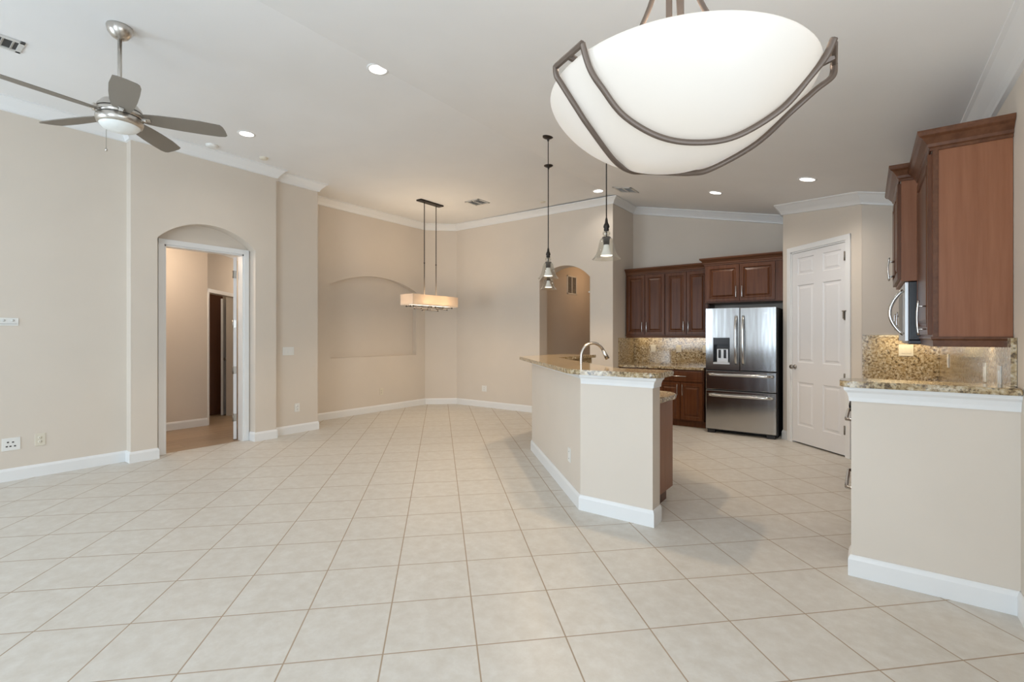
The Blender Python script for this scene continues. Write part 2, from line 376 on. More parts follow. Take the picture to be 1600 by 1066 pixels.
# half walls
BW = [(-1.245, 3.405), (-1.835, 3.405), (-3.27, 4.84), (-3.27, 6.10)]
q = .15
bi = [(-3.12, 6.10), (-3.12, 4.902), (-1.773, 3.555), (-1.245, 3.555)]
struct('wall_bar', MB().prism(BW+bi, 0, 1.045), M['wall'])
struct('wall_counter', MB().prism([(-.07, 3.405), (.63, 3.405), (.63, 3.555), (-.07, 3.555)], 0, 1.05), M['wall'])

# ---------------------------------------------------------------- mouldings
crown = [(0, 0), (.105, 0), (.105, -.014), (.088, -.022), (.072, -.040), (.040, -.075), (.024, -.100), (.020, -.116), (.0, -.120)]
path = [(-6.58, -3.2), (-6.58, 1.74), (-6.44, 1.74), (-6.44, 3.34), (-6.55, 3.34), (-6.55, 4.02), (-7.18, 4.02), (-7.18, 6.77), (-6.71, 7.20), (-3.29, 7.20), (-3.29, 8.04), (-.90, 8.04), (-.90, 7.36), (-.038, 6.50), (.616, 6.50), (.616, -3.2)]
zfc = lambda x, y: ceil(x)
struct('trim_1', MB().sweep(path, crown, zfc, side=-1), M['trim'])
base = [(0, 0), (.015, 0), (.015, .095), (.009, .112), (.004, .12), (0, .12)]
z0f = lambda x, y: 0.0
def baseboard(name, pts, side=-1): return struct(name, MB().sweep(pts, base, z0f, side=side), M['trim'])
baseboard('baseboard_left', [(-6.58, -3.2), (-6.58, 1.74), (-6.44, 1.74), (-6.44, 1.985), (-6.55, 1.985)])
baseboard('baseboard_pier', [(-6.58, 3.065), (-6.44, 3.065), (-6.44, 3.34), (-6.55, 3.34), (-6.55, 4.02), (-7.18, 4.02), (-7.18, 6.77), (-6.71, 7.20), (-4.70, 7.20), (-4.70, 7.45)])
baseboard('baseboard_back', [(-3.70, 7.40), (-3.70, 7.20), (-3.29, 7.20), (-3.29, 7.40)])
baseboard('baseboard_pantry', [(-.90, 7.56), (-.90, 7.36), (-.845, 7.305)])
baseboard('baseboard_bar', [(-1.245, 3.555), (-1.245, 3.405), (-1.835, 3.405), (-3.27, 4.84), (-3.27, 6.10), (-3.12, 6.10)], side=1)
baseboard('baseboard_counter', [(-.07, 3.555), (-.07, 3.405), (.616, 3.405)], side=-1)
baseboard('baseboard_right', [(.616, 3.405), (.616, -3.2)])
baseboard('baseboard_hall', [(-8.20, .9), (-8.20, 3.18)])
# wood-cap trim below the granite of both half walls
cap = [(0, 0), (.010, 0), (.012, .020), (.020, .045), (.034, .058), (.036, .074), (0, .074)]
zcap = lambda x, y: 1.006
struct('trim_2', MB().sweep([(-1.245, 3.555), (-1.245, 3.405), (-1.825, 3.405)], cap, zcap, side=1).prism(BW+bi, 1.045, 1.08), M['trim'])
struct('trim_3', MB().sweep([(-.07, 3.555), (-.07, 3.405), (.616, 3.405)], [(o_, dz*1.12) for o_, dz in cap], lambda x, y: 1.008, side=-1).prism([(-.07, 3.405), (.615, 3.405), (.615, 3.555), (-.07, 3.555)], 1.05, 1.09), M['trim'])
# door casings
def casing(name, T, x0, x1, zt, w_=.062, p=.018):
    mb = MB()
    mb.box(x0-w_, x0, -p, 0, 0, zt+w_, .004, T).box(x1, x1+w_, -p, 0, 0, zt+w_, .004, T).box(x0-w_, x1+w_, -p-.001, 0, zt, zt+w_, .004, T)
    mb.box(x0-.0, x0+.018, -.004, .12, 0, zt, 0, T).box(x1-.018, x1, -.004, .12, 0, zt, 0, T).box(x0, x1, -.004, .12, zt-.018, zt, 0, T)
    return struct(name, mb, M['trim'])
TL = frame(-6.60, 1.74, 0, PI/2)
casing('trim_4', TL, .36, 1.25, 2.455)
TP = frame(-.90, 7.36, 0, -PI/4)
casing('trim_5', TP, .155, 1.02, 2.475)
TH = frame(-8.20, 3.18, 0, math.radians(135))
mb = MB().box(-.012, .03, -.016, 0, 0, 2.12, .003, TH).box(.92, .98, -.016, 0, 0, 2.12, .003, TH).box(-.012, .98, -.017, 0, 2.06, 2.12, .003, TH)
mb.sweep([(-8.20, .9), (-8.20, 3.18), (-9.7, 4.68)], [(0, 0), (.08, 0), (.06, -.03), (.02, -.08), (0, -.08)], lambda x, y: 2.80, side=-1)
struct('trim_6', mb, M['trim'])

# ---------------------------------------------------------------- doors
def hinge(T, z, p, label=None, side=1):
    mb = MB(); mb.box(-.016, .016, -.004, .003, z-.05, z+.05, .001, T); mb.tube([T @ Vector((0, -.008, z-.052)), T @ Vector((0, -.008, z+.052))], .007, 8)
    return mb.build('hinge', M['nickel_dark'], p)
# pantry door, six panels, in the diagonal wall (closed)
d1 = thing('door_1', 'white six panel pantry door in the diagonal wall beside the refrigerator', 'door', TP)
d1['kind'] = 'structure'; del d1['label']; del d1['category']
x0, x1, zb, zt = .176, 1.0, .020, 2.452
pan = [(.262, .53), (.665, .935)]; pz = [(.24, .80), (1.04, 2.035), (2.16, 2.39)]
pz = [(.235, .795), (1.045, 2.035), (2.165, 2.385)]
holes = [[(a, c), (b_, c), (b_, d), (a, d)] for a, b_ in ((.265, .535), (.675, .945)) for c, d in pz]
mb = MB().slab([(x0, zb), (x1, zb), (x1, zt), (x0, zt)], holes, .0, .038, TP)
for hl in holes:
    mb.panel(hl[0][0], hl[1][0], hl[0][1], hl[2][1], [(0, 0), (.010, -.009), (.028, -.009), (.048, -.002)], TP, y=0)
leaf = mb.build('door_leaf', M['door'], d1)
for z in (.31, .904, 1.618, 2.296): hinge(frame(0, 0) @ TP @ Matrix.Translation((1.003, -.004, 0)), z, d1)
mb = MB().box(.985, 1.035, -.030, -.016, 1.662, 1.674, .001, TP).box(1.0, 1.012, -.034, -.016, 1.58, 1.67, .001, TP)
mb.build('latch', M['nickel_dark'], d1)
kb = MB().lathe([(0, 0), (.028, 0), (.028, -.006), (.011, -.012), (.010, -.035), (.024, -.042), (.029, -.055), (.024, -.068), (.0, -.072)], (.225, 0, .985), 20, TP, axis='y')
kb.build('knob', M['nickel_dark'], d1)
# open leaf of the left door
ang = math.radians(180+26)
Tleaf = frame(-6.745, 2.966, 0, math.radians(90+66+0))
d2 = thing('door_2', 'x', 'door', Tleaf); d2['kind'] = 'structure'; del d2['label']; del d2['category']
MB().box(0, .80, 0, .038, .012, 2.43, .002, Tleaf).build('door_leaf', M['door'], d2)
for z in (.30, .93, 1.545, 2.20):
    mb = MB().box(-.004, -.0005, .004, .034, z-.05, z+.05, 0, Tleaf); mb.tube([Tleaf @ Vector((-.006, .042, z-.05)), Tleaf @ Vector((-.006, .042, z+.05))], .008, 8)
    mb.build('hinge', M['nickel_dark'] if z != 1.545 else M['steel_trim'], d2)
# doorway in the hall: dark brown leaf behind, cream leaf with a knob
T3 = frame(-9.12, 3.38, 0, PI/2)
d3 = thing('door_3', 'x', 'door', T3); d3['kind'] = 'structure'; del d3['label']; del d3['category']
MB().box(0, .40, 0, .04, .01, 2.2, .002, T3).build('door_leaf', M['brownd'], d3)
T4 = frame(-8.97, 3.72, 0, math.radians(135))
d4 = thing('door_4', 'x', 'door', T4); d4['kind'] = 'structure'; del d4['label']; del d4['category']
MB().box(0, .78, .0, .035, .01, 2.03, .002, T4).build('door_leaf', M['door'], d4)
MB().lathe([(0, 0), (.026, 0), (.026, -.006), (.010, -.012), (.010, -.035), (.026, -.045), (.026, -.06), (0, -.065)], (.045, .0, .98), 16, T4, axis='y').build('knob', M['nickel_dark'], d4)

# ---------------------------------------------------------------- cabinets
def door_mb(w_, h_, T, fr=.055):
    t = .020
    mb = MB(); mb.box(0, w_, -t+.0105, 0, 0, h_, 0, T)
    mb.panel(0, w_, 0, h_, [(0, .0095), (0, t-.0015), (.002, t), (fr-.012, t), (fr-.008, t+.003), (fr-.002, t+.001), (fr+.003, t-.010), (fr+.012, t-.010), (fr+.036, t+.001)], T)
    return mb
def pull(T, x, z, ln, p, vert=True, out=.034, r=.0055, m='steel_h', y=-.021):
    pts = []
    for i in range(13):
        s_ = i/12*2-1; o_ = out+.007*(1-s_*s_)
        pts.append((x, y-o_, z+s_*ln/2) if vert else (x+s_*ln/2, y-o_, z))
    mb = MB().tube([T @ Vector(a) for a in pts], r, 8)
    for s_ in (-.66, .66):
        a = (x, y, z+s_*ln/2) if vert else (x+s_*ln/2, y, z)
        b_ = (a[0], y-out-.004, a[2]); mb.tube([T @ Vector(a), T @ Vector(b_)], r*.75, 8)
    return mb.build('handle', M[m], p)
cc = [(0, 0), (.010, 0), (.010, .014), (.018, .020), (.022, .036), (.044, .066), (.056, .074), (.060, .078), (.066, .092), (.066, .104), (0, .104)]
def cabinet(name, label, T, w_, d, h, doors, crownh=None, sides=(1, 1), rail=0, toe=0, drawers=(), group=None, sidemat='cherry', left_side=True, stile=.012, cat='cabinet'):
    t = thing(name, label, cat, T, group)
    mb = MB().box(0, w_, 0, d, toe, h, .001, T)
    if toe: mb.box(.0, w_, .07, d, 0, toe, 0, T)
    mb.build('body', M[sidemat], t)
    for (x, z, dw, dh, hx, hz, hl) in doors:
        TD = T @ Matrix.Translation((x, 0, z)); dr = door_mb(dw, dh, TD).build('door', M['cherry'], t)
        pull(TD, hx, hz, hl, dr)
    for (x, z, dw, dh) in drawers:
        TD = T @ Matrix.Translation((x, 0, z)); mb = MB().box(0, dw, -.020, 0, 0, dh, .003, TD)
        mb.panel(0, dw, 0, dh, [(.003, .020), (.018, .0215), (.024, .018), (.032, .018), (.04, .021)], TD)
        dr = mb.build('drawer', M['cherry'], t); pull(TD, dw/2, dh/2, .20, dr, vert=False)
    if crownh is not None:
        P_ = [(0, d)] if sides[0] else []
        P_ += [(0, -.004), (w_, -.004)]
        if sides[1]: P_ += [(w_, d)]
        MB().sweep(P_, cc, lambda x, y: crownh, side=-1, T=T).build('crown_moulding', M['cherry_x'], t)
        t['_']=0; del t['_']
    if rail:
        P_ = [(0, d), (0, .0), (w_, .0), (w_, d)]
        mb = MB()
        mb.sweep(P_, [(0.008, 0), (.008, -.012), (0, -.020), (-.002, -rail), (-.018, -rail), (-.018, 0)], lambda x, y: 0, side=-1, T=T)
        mb.build('light_rail', M['cherry_x'], t)
    return t
# back wall uppers (local x -> +X, front faces -y)
UZ = 1.40; UH = 2.41-UZ
for k_, (xa, lab) in enumerate([(-3.275, 'cherry wall cabinet with two tall doors in the left corner above the back counter'), (-2.605, 'cherry wood wall cabinet with two tall doors, between the corner cabinet and the refrigerator')]):
    W_ = .67 if k_ == 0 else .672
    dw = (W_-.03)/2
    drs = [(.012, .008, dw, UH-.03, dw-.035, .12, .17), (.012+dw+.006, .008, dw, UH-.03, .035, .12, .17)]
    T = frame(xa, 7.70, UZ, 0)
    cabinet('wall_cabinet', lab, T, W_, .335, UH, drs, crownh=UH-.008, sides=(0, 0), rail=.045, group='wall cabinets on the back wall')
# fridge cabinet
T = frame(-1.925, 7.43, 1.865, 0); W_ = 1.015; dw = .445; hh = 2.43-1.865
cabinet('wall_cabinet', 'wide cherry wood cabinet with two doors above the refrigerator', T, W_, .60, hh, [(.025, .02, dw, hh-.04, dw-.035, .13, .17), (.478, .02, dw, hh-.04, .035, .13, .17)], crownh=hh-.008, sides=(1, 0))
# back base cabinets and counter
BH = .872
for k_, (xa, W_, lab) in enumerate([(-3.28, .65, 'cherry base cabinet under the back counter in the left corner, mostly behind the bar'), (-2.625, .69, 'cherry base cabinet with drawer and two doors, left of the refrigerator')]):
    dw = (W_-.036)/2; T = frame(xa, 7.43, 0, 0)
    cabinet('base_cabinet', lab, T, W_, .60, BH, [(.015, .115, dw, .555, dw-.035, .45, .17), (.021+dw, .115, dw, .555, .035, .45, .17)], toe=.10, drawers=[(.015, .69, W_-.03, .165)], group='base cabinets on the back wall')
tag(MB().prism([(-3.285, 7.395), (-1.93, 7.395), (-1.93, 8.035), (-3.285, 8.035)], .873, .913, bev=.008).build('countertop', M['granite']), 'brown granite countertop on the back base cabinets left of the refrigerator', 'countertop')
tag(MB().box(-3.289, -3.269, 7.41, 8.016, .914, 1.352).build('backsplash', M['granite']), 'narrow granite backsplash on the left side wall of the back counter', 'backsplash')
tag(MB().box(-3.27, -1.93, 8.018, 8.038, .914, 1.352).build('backsplash', M['granite']), 'granite backsplash behind the back counter, lit by under cabinet lights', 'backsplash')

# right side: near cabinet, cabinet above microwave, microwave, corner cabinet (local x -> -Y, front faces -x)
RT = lambda x, y, z: frame(x, y, z, -PI/2)
T = RT(.299, 4.298, 1.38); W_ = .748; hh = 2.425-1.38
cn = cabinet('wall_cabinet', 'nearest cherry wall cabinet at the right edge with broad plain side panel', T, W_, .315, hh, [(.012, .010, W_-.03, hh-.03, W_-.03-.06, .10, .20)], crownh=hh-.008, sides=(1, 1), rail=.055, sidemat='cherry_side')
MB().box(.299, .322, 3.5435, 3.55, 1.38, 2.42, .001).build('corner_stile', M['cherry_x'], cn)
T = RT(.197, 5.06, 1.765); W_ = .758; hh = 2.47-1.765; dw = .362
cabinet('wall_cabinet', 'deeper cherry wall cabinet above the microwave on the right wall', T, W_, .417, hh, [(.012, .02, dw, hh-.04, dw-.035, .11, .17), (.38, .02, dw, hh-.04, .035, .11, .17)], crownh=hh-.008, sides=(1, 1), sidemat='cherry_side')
T = RT(.299, 6.48, 1.40); W_ = 1.415; hh = 2.40-1.40; dw = .45
cabinet('wall_cabinet', 'cherry wall cabinet in the far right corner beyond the microwave', T, W_, .315, hh, [(.012+i*.465, .01, dw, hh-.03, .035, .12, .17) for i in range(3)], crownh=hh-.008, sides=(0, 0))
# microwave
T = RT(.216, 5.055, 1.345); mw = thing('microwave', 'over the range microwave with silver door and black sides, under the deeper right cabinet', 'microwave', T)
MB().box(0, .752, .024, .370, .012, .415, .004, T).box(.0, .752, .02, .36, -.018, .012, .006, T).build('body', M['black'], mw)
MB().box(0, .752, 0, .024, .0, .415, .006, T).build('door', M['micro'], mw)
MB().box(.06, .50, -.002, .001, .07, .35, .001, T).build('window_panel', M['black'], mw)
pts = [T @ Vector((.70, -.005-.075*math.cos(s_*PI/2)**.8 if abs(s_) < 1 else -.005, .205+s_*.155)) for s_ in [i/10-1 for i in range(21)]]
MB().tube(pts, .012, 10).build('handle', M['steel_h'], mw)
# range under the microwave
T = RT(-.035, 5.055, 0); rg = thing('kitchen_range', 'stainless range behind the right half wall, only its handles peeking past the wall', 'range', T)
MB().box(0, .752, .03, .645, .02, .90, .004, T).build('body', M['blackm'], rg)
MB().box(0, .752, 0, .03, .30, .80, .006, T).build('oven_door', M['steel'], rg)
MB().box(0, .752, 0, .03, .06, .285, .006, T).build('drawer', M['steel'], rg)
MB().box(0, .752, -.02, .05, .81, .915, .006, T).box(0, .752, .05, .645, .90, .92, .004, T).build('cooktop', M['black'], rg)
for i in range(5): MB().lathe([(0, -.05), (.022, -.048), (.024, -.01), (.026, 0)], (.10+i*.138, -.02, .862), 16, T, axis='y').build('knob', M['black'], rg)
for z in (.76, .25):
    pts = [T @ Vector((.03+i*.0692, -.085 if 0 < i < 10 else -.0, z)) for i in range(11)]
    MB().tube(pts, .013, 10).build('handle', M['steel_h'], rg)
# right counter, base cabinets
T = RT(-.005, 4.29, 0); cabinet('base_cabinet', 'cherry base cabinet behind the right half wall, nearer than the range', T, .73, .61, .872, [(.015, .115, .70, .555, .06, .45, .17)], toe=.10, drawers=[(.015, .69, .70, .165)])
T = RT(-.005, 6.48, 0); cabinet('base_cabinet', 'cherry base cabinet in the right corner beyond the range', T, 1.41, .61, .872, [(.015, .115, .68, .555, .62, .45, .17), (.71, .115, .68, .555, .06, .45, .17)], toe=.10, drawers=[(.015, .69, 1.375, .165)])
tag(MB().prism([(-.035, 3.56), (.610, 3.56), (.610, 4.295), (-.035, 4.295)], .874, .914, bev=.008).build('countertop', M['granite']), 'granite countertop on the right wall, nearer than the range', 'countertop')
tag(MB().prism([(-.035, 5.062), (.610, 5.062), (.610, 6.495), (-.035, 6.495)], .874, .914, bev=.008).build('countertop', M['granite']), 'granite countertop in the far right corner beyond the range', 'countertop')
tag(MB().box(-.034, .595, 6.478, 6.498, .915, 1.395).build('backsplash', M['granite']), 'golden lit granite backsplash on the far wall right of the pantry door', 'backsplash')
tag(MB().box(.596, .614, 3.562, 6.497, .915, 1.378).box(.592, .614, 3.47, 3.5595, 1.128, 1.375).build('backsplash', M['granite']), 'glossy granite backsplash along the right wall under the near cabinet', 'backsplash')

# granite tops of the half walls
def rnd(poly, rads, n=6):
    out = []; k_ = len(poly)
    for i, p in enumerate(poly):
        r = rads[i]
        if not r: out.append(p); continue
        p = Vector(p); a = (Vector(poly[i-1])-p).normalized(); b_ = (Vector(poly[(i+1) % k_])-p).normalized()
        half = a.angle(b_)/2; d = r/math.tan(half); cpt = p+(a+b_).normalized()*(r/math.sin(half)); s0 = p+a*d; s1 = p+b_*d
        a0 = math.atan2(s0.y-cpt.y, s0.x-cpt.x); a1 = math.atan2(s1.y-cpt.y, s1.x-cpt.x); da_ = (a1-a0+PI) % (2*PI)-PI
        out += [(cpt.x+r*math.cos(a0+da_*j/n), cpt.y+r*math.sin(a0+da_*j/n)) for j in range(n+1)]
    return out
top = rnd([(-1.185, 3.34), (-1.905, 3.34), (-3.62, 5.055), (-3.62, 6.16), (-3.06, 6.16), (-3.06, 5.11), (-1.68, 3.73), (-1.185, 3.73)], [.06, .35, .12, .06, .03, .06, .12, .05])
tag(MB().prism(top, 1.081, 1.119, bev=.012).build('bar_top', M['granite']), 'angled raised granite bar top on the island half wall', 'countertop')
tag(MB().prism(rnd([(-.125, 3.345), (.612, 3.345), (.612, 3.60), (-.125, 3.60)], [.05, 0, 0, .05]), 1.091, 1.127, bev=.012).build('bar_top', M['granite']), 'granite ledge on top of the right half wall below the near cabinet', 'countertop')

# island cabinets inside the bar
bc_ = [(-1.35, 3.56), (-1.35, 4.15), (-1.515, 4.15), (-2.52, 5.155), (-2.52, 6.08), (-3.115, 6.08), (-3.115, 4.905), (-1.77, 3.56)]
ins = [(-1.37, 3.56), (-1.37, 4.07), (-1.55, 4.07), (-2.59, 5.12), (-2.59, 6.06), (-3.115, 6.06), (-3.115, 4.905), (-1.77, 3.56)]
ic = thing('island_cabinet', 'cherry island base cabinet behind the bar half wall, plain end panel showing at right', 'cabinet', frame(-1.9, 4.3))
MB().prism(bc_, .095, .862).prism(ins, 0, .095).build('body', M['cherry'], ic)
MB().box(-1.352, -1.342, 3.562, 4.152, .095, .862, .001).build('end_panel', M['cherry_side'], ic)
TI = frame(-1.53, 4.165, 0, math.radians(135+180))
TI = frame(-2.52, 5.155, 0, 0) @ Matrix.Rotation(math.radians(-45), 4, 'Z') @ Matrix.Rotation(PI, 4, 'Z') @ Matrix.Translation((-1.42, 0, 0))
for i in range(3): 
    TD = TI @ Matrix.Translation((.02+i*.465, 0, .115)); dr = door_mb(.455, .72, TD).build('door', M['cherry'], ic); pull(TD, .05, .60, .17, dr)
ct = rnd([(-1.27, 3.56), (-1.27, 4.19), (-1.50, 4.19), (-2.48, 5.17), (-2.48, 6.11), (-3.115, 6.11), (-3.115, 4.905), (-1.77, 3.56)], [0, .20, .1, .1, .03, 0, 0, 0])
tag(MB().prism(ct, .863, .901, bev=.010).build('countertop', M['granite']), 'lower granite countertop of the island with rounded end showing behind the bar', 'countertop')
sp_ = MB().prism([(-3.118, 6.08), (-3.118, 4.90), (-1.772, 3.557), (-1.26, 3.557), (-1.26, 3.575), (-1.765, 3.575), (-3.098, 4.908), (-3.098, 6.08)], .902, 1.079)
tag(sp_.build('backsplash', M['granite']), 'short granite riser between the island counter and raised bar top', 'backsplash')
# faucet
FT = frame(-2.175, 4.055, .901, PI/4)
fc = thing('kitchen_faucet', 'tall brushed nickel gooseneck faucet rising behind the bar top', 'faucet', FT)
pts = [(0, 0, .0), (0, 0, .14), (0, 0, .28)]
for i in range(1, 13):
    a = PI-i*(PI*.86)/12; pts.append((.115+.115*math.cos(a), 0, .285+.13*math.sin(a)))
MB().tube([FT @ Vector(p) for p in pts], .0145, 14).lathe([(0, 0), (.028, 0), (.028, .012), (.017, .03)], (0, 0, 0), 20, FT).build('spout', M['steel_trim'], fc)
e_ = Vector(pts[-1]); d_ = (Vector(pts[-1])-Vector(pts[-2])).normalized()
MB().tube([FT @ (e_-d_*.012), FT @ (e_+d_*.05), FT @ (e_+d_*.085)], [.016, .020, .022], 14).build('spray_head', M['steel_trim'], fc)
MB().tube([FT @ Vector((0, .015, .06)), FT @ Vector((0, .05, .075)), FT @ Vector((-.01, .10, .11))], [.010, .008, .006], 10).build('lever', M['steel_trim'], fc)

# ---------------------------------------------------------------- refrigerator
T = frame(-1.86, 7.21, 0, 0); W_ = .905
fr = thing('refrigerator', 'stainless french door refrigerator with ice dispenser and two bottom drawers', 'refrigerator', T)
MB().box(.0, W_+.004, .085, .79, .03, 1.765, .004, T).box(.02, .12, .02, .09, 0, .05, .004, T).box(W_-.12, W_-.02, .02, .09, 0, .05, .004, T).build('body', M['blackm'], fr)
ld = [(.004, .905), (.449, .905), (.449, 1.775), (.004, 1.775)]
dh_ = [[(.105, 1.0), (.325, 1.0), (.325, 1.36), (.105, 1.36)]]
dl = MB().slab(ld, dh_, 0, .075, T).build('door', M['steel'], fr)
dl['label'] = 'left stainless door with ice and water dispenser'
mb = MB(); mb.slab([(.105, 1.0), (.325, 1.0), (.325, 1.36), (.105, 1.36)], [[(.115, 1.01), (.315, 1.01), (.315, 1.262), (.115, 1.262)]], -.004, .012, T)
mb.box(.115, .315, .07, .075, 1.01, 1.26, 0, T).box(.108, .116, .01, .075, 1.01, 1.26, 0, T).box(.314, .322, .01, .075, 1.01, 1.26, 0, T)
mb.build('dispenser', M['black'], dl)
MB().box(.118, .312, -.006, -.003, 1.275, 1.35, .001, T).build('display_panel', M['black'], dl)
MB().box(.150, .300, .02, .07, 1.012, 1.20, .004, T).box(.105, .325, -.008, .06, .985, 1.012, .003, T).build('dispenser_tray', M['micro'], dl)
MB().box(.170, .205, .012, .021, 1.07, 1.19, .003, T).box(.240, .275, .012, .021, 1.07, 1.19, .003, T).build('paddle', M['black'], dl)
drr = MB().box(.457, W_-.003, 0, .075, .905, 1.775, .006, T).build('door', M['steel'], fr)
dA = MB().box(.004, W_-.003, 0, .075, .625, .892, .006, T).build('drawer', M['steel'], fr)
dB = MB().box(.004, W_-.003, 0, .075, .060, .612, .006, T).build('drawer', M['steel'], fr)
MB().box(.74, .80, -.0015, .001, 1.688, 1.697, 0, T).build('badge', M['steel_h'], drr)
for xh, p in ((.408, dl), (.500, drr)):
    pts = [T @ Vector((xh, -.012-.05*(1-abs(s_)**4), 1.325+s_*.335)) for s_ in [i/12-1 for i in range(25)]]
    MB().tube(pts, .016, 12, flat=.6, up=(0, 1, 0)).build('handle', M['steel_h'], p)
for zh, p in ((.838, dA), (.548, dB)):
    pts = [T @ Vector((W_/2+s_*.415, -.012-.048*(1-abs(s_)**8), zh)) for s_ in [i/12-1 for i in range(25)]]
    MB().tube(pts, .019, 12, flat=.65, up=(0, 1, 0)).build('handle', M['steel_h'], p)

# ---------------------------------------------------------------- ceiling fan
FX, FY = -4.385, 1.12
fz = 2.99
fn = thing('ceiling_fan', 'brushed nickel ceiling fan with five taupe blades and round frosted light', 'ceiling fan', frame(FX, FY, CEIL0))
MB().lathe([(0, 0), (.078, 0), (.080, -.010), (.072, -.045), (.050, -.075), (.026, -.090), (.0, -.092)], (FX, FY, CEIL0), 32).build('canopy', M['steel_trim'], fn)
MB().tube([(FX, FY, CEIL0-.08), (FX, FY, fz+.09)], .0135, 14).build('downrod', M['steel_trim'], fn)
MB().lathe([(.014, .118), (.06, .114), (.105, .092), (.132, .055), (.139, .034)], (FX, FY, fz), 48).lathe([(.134, .029), (.140, .025), (.140, -.004), (.134, -.008)], (FX, FY, fz), 48).lathe([(.134, -.015), (.141, -.019), (.141, -.042), (.134, -.064), (.120, -.072)], (FX, FY, fz), 48).build('motor_housing', M['steel_trim'], fn)
MB().lathe([(.133, .034), (.133, -.02)], (FX, FY, fz), 40).build('motor_band', M['slot'], fn)
MB().lathe([(.121, -.070), (.117, -.080), (.100, -.097), (.062, -.110), (.0, -.116)], (FX, FY, fz), 40).build('light_cover', M['frost'], fn)
for k_ in range(5):
    a = math.radians(24+36.42+72*k_); TB = frame(FX, FY, fz+.003, a)
    xs = [(.0, .045), (.04, .058), (.12, .070), (.25, .079), (.38, .082), (.49, .080)]
    up_ = [(.125+x, y) for x, y in xs]; tip = [(.125+.535, .070), (.125+.548, .055), (.125+.542, .0), (.125+.53, -.045), (.125+.512, -.070)]
    lo_ = [(.125+x, -y) for x, y in reversed(xs[:-1])]
    poly = up_+tip+lo_
    TT = TB @ Matrix.Rotation(math.radians(-13), 4, 'X')
    bl = MB().prism(poly, -.003, .003, TT).build('blade', M['blade'], fn)
    MB().box(.10, .185, -.018, .018, -.010, -.004, .002, TT).box(.105, .16, -.014, .014, -.02, .03, .004, TB).build('blade_iron', M['steel_trim'], bl)
pcx, pcy = FX-.075, FY-.06
pc = MB().tube([(pcx, pcy, fz-.07), (pcx, pcy, fz-.235)], .0016, 6)
for i in range(10): pass
pc.build('pull_chain', M['nickel_dark'], fn)
MB().lathe([(0, 0), (.006, -.004), (.009, -.012), (.006, -.022), (0, -.026)], (pcx, pcy, fz-.233), 14).build('chain_fob', M['steel_trim'], fn)

# ---------------------------------------------------------------- chandelier (bowl)
BX, BY, BZ, BR, BD, BQ = -.4696, 1.4761, 2.1208, .38, .2175, 1.45
ch = thing('bowl_chandelier', 'large white opal glass bowl pendant with bronze straps, lit, at the top of the photo', 'pendant light', frame(BX, BY, ceil(BX)))
prof = [(BR*math.sin(i/28*PI/2), BZ-BD*abs(math.cos(i/28*PI/2))**BQ) for i in range(29)]
inner = [(r*.985, z+.006) for r, z in reversed(prof)]
MB().lathe([(r, z) for r, z in prof]+[(BR*.992, BZ+.004)]+inner, (BX, BY, 0), 96).build('glass_bowl', M['bowl'], ch)
# world (camera-aligned survey) to house frame
ca, sa = .80469, .59369
def hs(rx, ry, z, cx=.498, cy=1.4666):
    X_, Y_ = cx+rx, cy+ry; return Vector((X_*ca-Y_*sa, X_*sa+Y_*ca, z))
def smooth(pts, n=8):
    out = []
    P_ = [pts[0]]+pts+[pts[-1]]
    for i in range(1, len(P_)-2):
        for j in range(n):
            t = j/n; p0, p1, p2, p3 = P_[i-1], P_[i], P_[i+1], P_[i+2]
            out.append(.5*((2*p1)+(-p0+p2)*t+(2*p0-5*p1+4*p2-p3)*t*t+(-p0+3*p1-3*p2+p3)*t**3))
    out.append(pts[-1]); return out
s1 = [(-.318, -.24, 2.133), (-.306, -.230, 2.098), (-.291, -.222, 2.068), (-.264, -.212, 2.035), (-.198, -.18, 1.975), (-.097, -.157, 1.929), (.008, -.148, 1.916), (.116, -.151, 1.932), (.219, -.186, 1.989), (.278, -.215, 2.060), (.310, -.230, 2.105), (.325, -.24, 2.146)]
s2 = [(-.377, -.13, 2.134), (-.374, -.127, 2.112), (-.360, -.123, 2.091), (-.317, -.108, 2.033), (-.277, -.080, 1.991), (-.181, .02, 1.928), (-.103, .140, 1.938), (-.04, .185, 1.950), (.03, .165, 1.940), (.085, .095, 1.915), (.125, .032, 1.907), (.218, -.053, 1.949), (.28, -.130, 2.010), (.335, -.15, 2.060), (.378, -.152, 2.095), (.385, -.15, 2.131)]
for s_ in (s1, s2):
    MB().tube(smooth([hs(*p) for p in s_]), .0095, 8, flat=.8).build('strap', M['bronze_l'], ch)
MB().tube([hs(*s1[0]), hs(*s2[0])], .0085, 6).tube([hs(-.347, -.185, 2.133), hs(-.30, -.165, 2.118)], .009, 6).build('end_bar', M['bronze_l'], ch)
MB().tube([hs(*s1[-1])+Vector((0, 0, -.012)), hs(*s2[-1])], .0085, 6).tube([hs(.357, -.19, 2.128), hs(.325, -.175, 2.116)], .011, 6).build('end_bar', M['bronze_l'], ch)
for rx, ry in ((-.018, 0), (.018, 0)):
    MB().tube([hs(rx, ry, 1.98), hs(rx, ry, 2.66)], .0105, 4).build('stem', M['bronze_l'], ch)
for k_ in range(3):
    a = PI+k_*2*PI/3
    pts = [hs(r*math.cos(a), r*math.sin(a), z) for r, z in ((.02, 2.62), (.055, 2.47), (.085, 2.37), (.15, 2.25), (.26, 2.17), (.355, 2.13))]
    MB().tube(smooth(pts, 5), .008, 8).build('arm', M['bronze_l'], ch)
MB().lathe([(0, 0), (.02, 0), (.05, -.0), (.055, .02), (.05, .08), (.0, .085)], tuple(hs(0, 0, 2.60)), 24).build('hub', M['bronze_l'], ch)
hc = hs(0, 0, 0)
